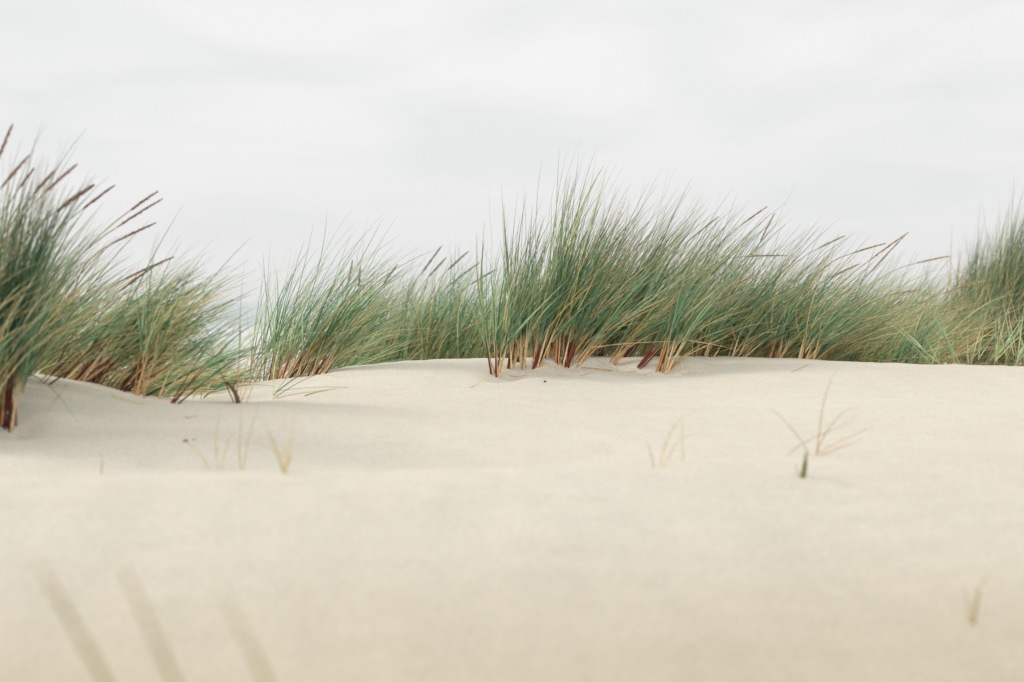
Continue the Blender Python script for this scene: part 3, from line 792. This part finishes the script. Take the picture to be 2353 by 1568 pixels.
# project the view direction onto a flat cloud deck
sp = N.new('ShaderNodeSeparateXYZ'); L.new(tc.outputs['Generated'], sp.inputs[0])
mz = N.new('ShaderNodeMath'); mz.operation = 'MAXIMUM'; mz.inputs[1].default_value = 0.0; L.new(sp.outputs['Z'], mz.inputs[0])
az_ = N.new('ShaderNodeMath'); az_.operation = 'ADD'; az_.inputs[1].default_value = .16; L.new(mz.outputs[0], az_.inputs[0])
dx = N.new('ShaderNodeMath'); dx.operation = 'DIVIDE'; L.new(sp.outputs['X'], dx.inputs[0]); L.new(az_.outputs[0], dx.inputs[1])
dy = N.new('ShaderNodeMath'); dy.operation = 'DIVIDE'; L.new(sp.outputs['Y'], dy.inputs[0]); L.new(az_.outputs[0], dy.inputs[1])
cb = N.new('ShaderNodeCombineXYZ'); L.new(dx.outputs[0], cb.inputs[0]); L.new(dy.outputs[0], cb.inputs[1])


def wnoise(scale, detail, dist):
    n = N.new('ShaderNodeTexNoise'); n.inputs['Scale'].default_value = scale; n.inputs['Detail'].default_value = detail; n.inputs['Distortion'].default_value = dist
    L.new(cb.outputs[0], n.inputs['Vector'])
    return n.outputs['Fac']


r1 = N.new('ShaderNodeValToRGB'); r1.color_ramp.elements[0].position = .36; r1.color_ramp.elements[1].position = .56
r1.color_ramp.elements[0].color = (8.5, 8.5, 8.48, 1); r1.color_ramp.elements[1].color = (9.3, 9.24, 9.15, 1)
L.new(wnoise(1.5, 7, .5), r1.inputs['Fac'])
r2 = N.new('ShaderNodeValToRGB'); r2.color_ramp.elements[0].position = .3; r2.color_ramp.elements[1].position = .7
r2.color_ramp.elements[0].color = (.95, .955, .955, 1); r2.color_ramp.elements[1].color = (1.02, 1.02, 1.02, 1)
L.new(wnoise(.5, 3, .3), r2.inputs['Fac'])
mm = N.new('ShaderNodeMix'); mm.data_type = 'RGBA'; mm.blend_type = 'MULTIPLY'; mm.inputs[0].default_value = 1
L.new(r1.outputs['Color'], mm.inputs[6]); L.new(r2.outputs['Color'], mm.inputs[7])
# haze low over the sea
hz = N.new('ShaderNodeMapRange'); hz.inputs['From Min'].default_value = 0; hz.inputs['From Max'].default_value = .16; hz.inputs['To Min'].default_value = 1; hz.inputs['To Max'].default_value = 0
L.new(mz.outputs[0], hz.inputs['Value'])
m2 = N.new('ShaderNodeMix'); m2.data_type = 'RGBA'; L.new(hz.outputs['Result'], m2.inputs[0]); L.new(mm.outputs[2], m2.inputs[6]); m2.inputs[7].default_value = (8.05, 8.12, 8.15, 1)
m3 = N.new('ShaderNodeMix'); m3.data_type = 'RGBA'; m3.inputs[0].default_value = .96
L.new(sky.outputs['Color'], m3.inputs[6]); L.new(m2.outputs[2], m3.inputs[7])
L.new(m3.outputs[2], bg.inputs['Color']); L.new(bg.outputs['Background'], out.inputs['Surface'])

sd = bpy.data.lights.new('sun', 'SUN'); sd.energy = 1.5; sd.angle = math.radians(14); sd.color = (1, .965, .91)
so = bpy.data.objects.new('sun', sd); col.objects.link(so)
to_sun = np.array([math.sin(AZ) * math.cos(ELEV), math.cos(AZ) * math.cos(ELEV), math.sin(ELEV)])
from mathutils import Vector
so.rotation_euler = Vector(to_sun).to_track_quat('Z', 'Y').to_euler()
so.location = (-3, 2, 6)

# ------------------------------------------------------------------ camera
cd = bpy.data.cameras.new('camera'); cd.sensor_width = 36; cd.lens = 50
cam = bpy.data.objects.new('camera', cd); col.objects.link(cam)
cam.location = (0, 0, 0); cam.rotation_euler = (math.radians(90), 0, 0)
cd.shift_y = -(784 - HZ) / 2353.0
cd.clip_start = .02; cd.clip_end = 20000
cd.dof.use_dof = True; cd.dof.focus_distance = 4.95; cd.dof.aperture_fstop = 2.4
scene.camera = cam

scene.view_settings.view_transform = 'Standard'; scene.view_settings.look = 'None'; scene.view_settings.exposure = 0
scene.render.engine = 'CYCLES'
scene.cycles.use_denoising = True
scene.cycles.max_bounces = 8; scene.cycles.diffuse_bounces = 4; scene.cycles.transmission_bounces = 4
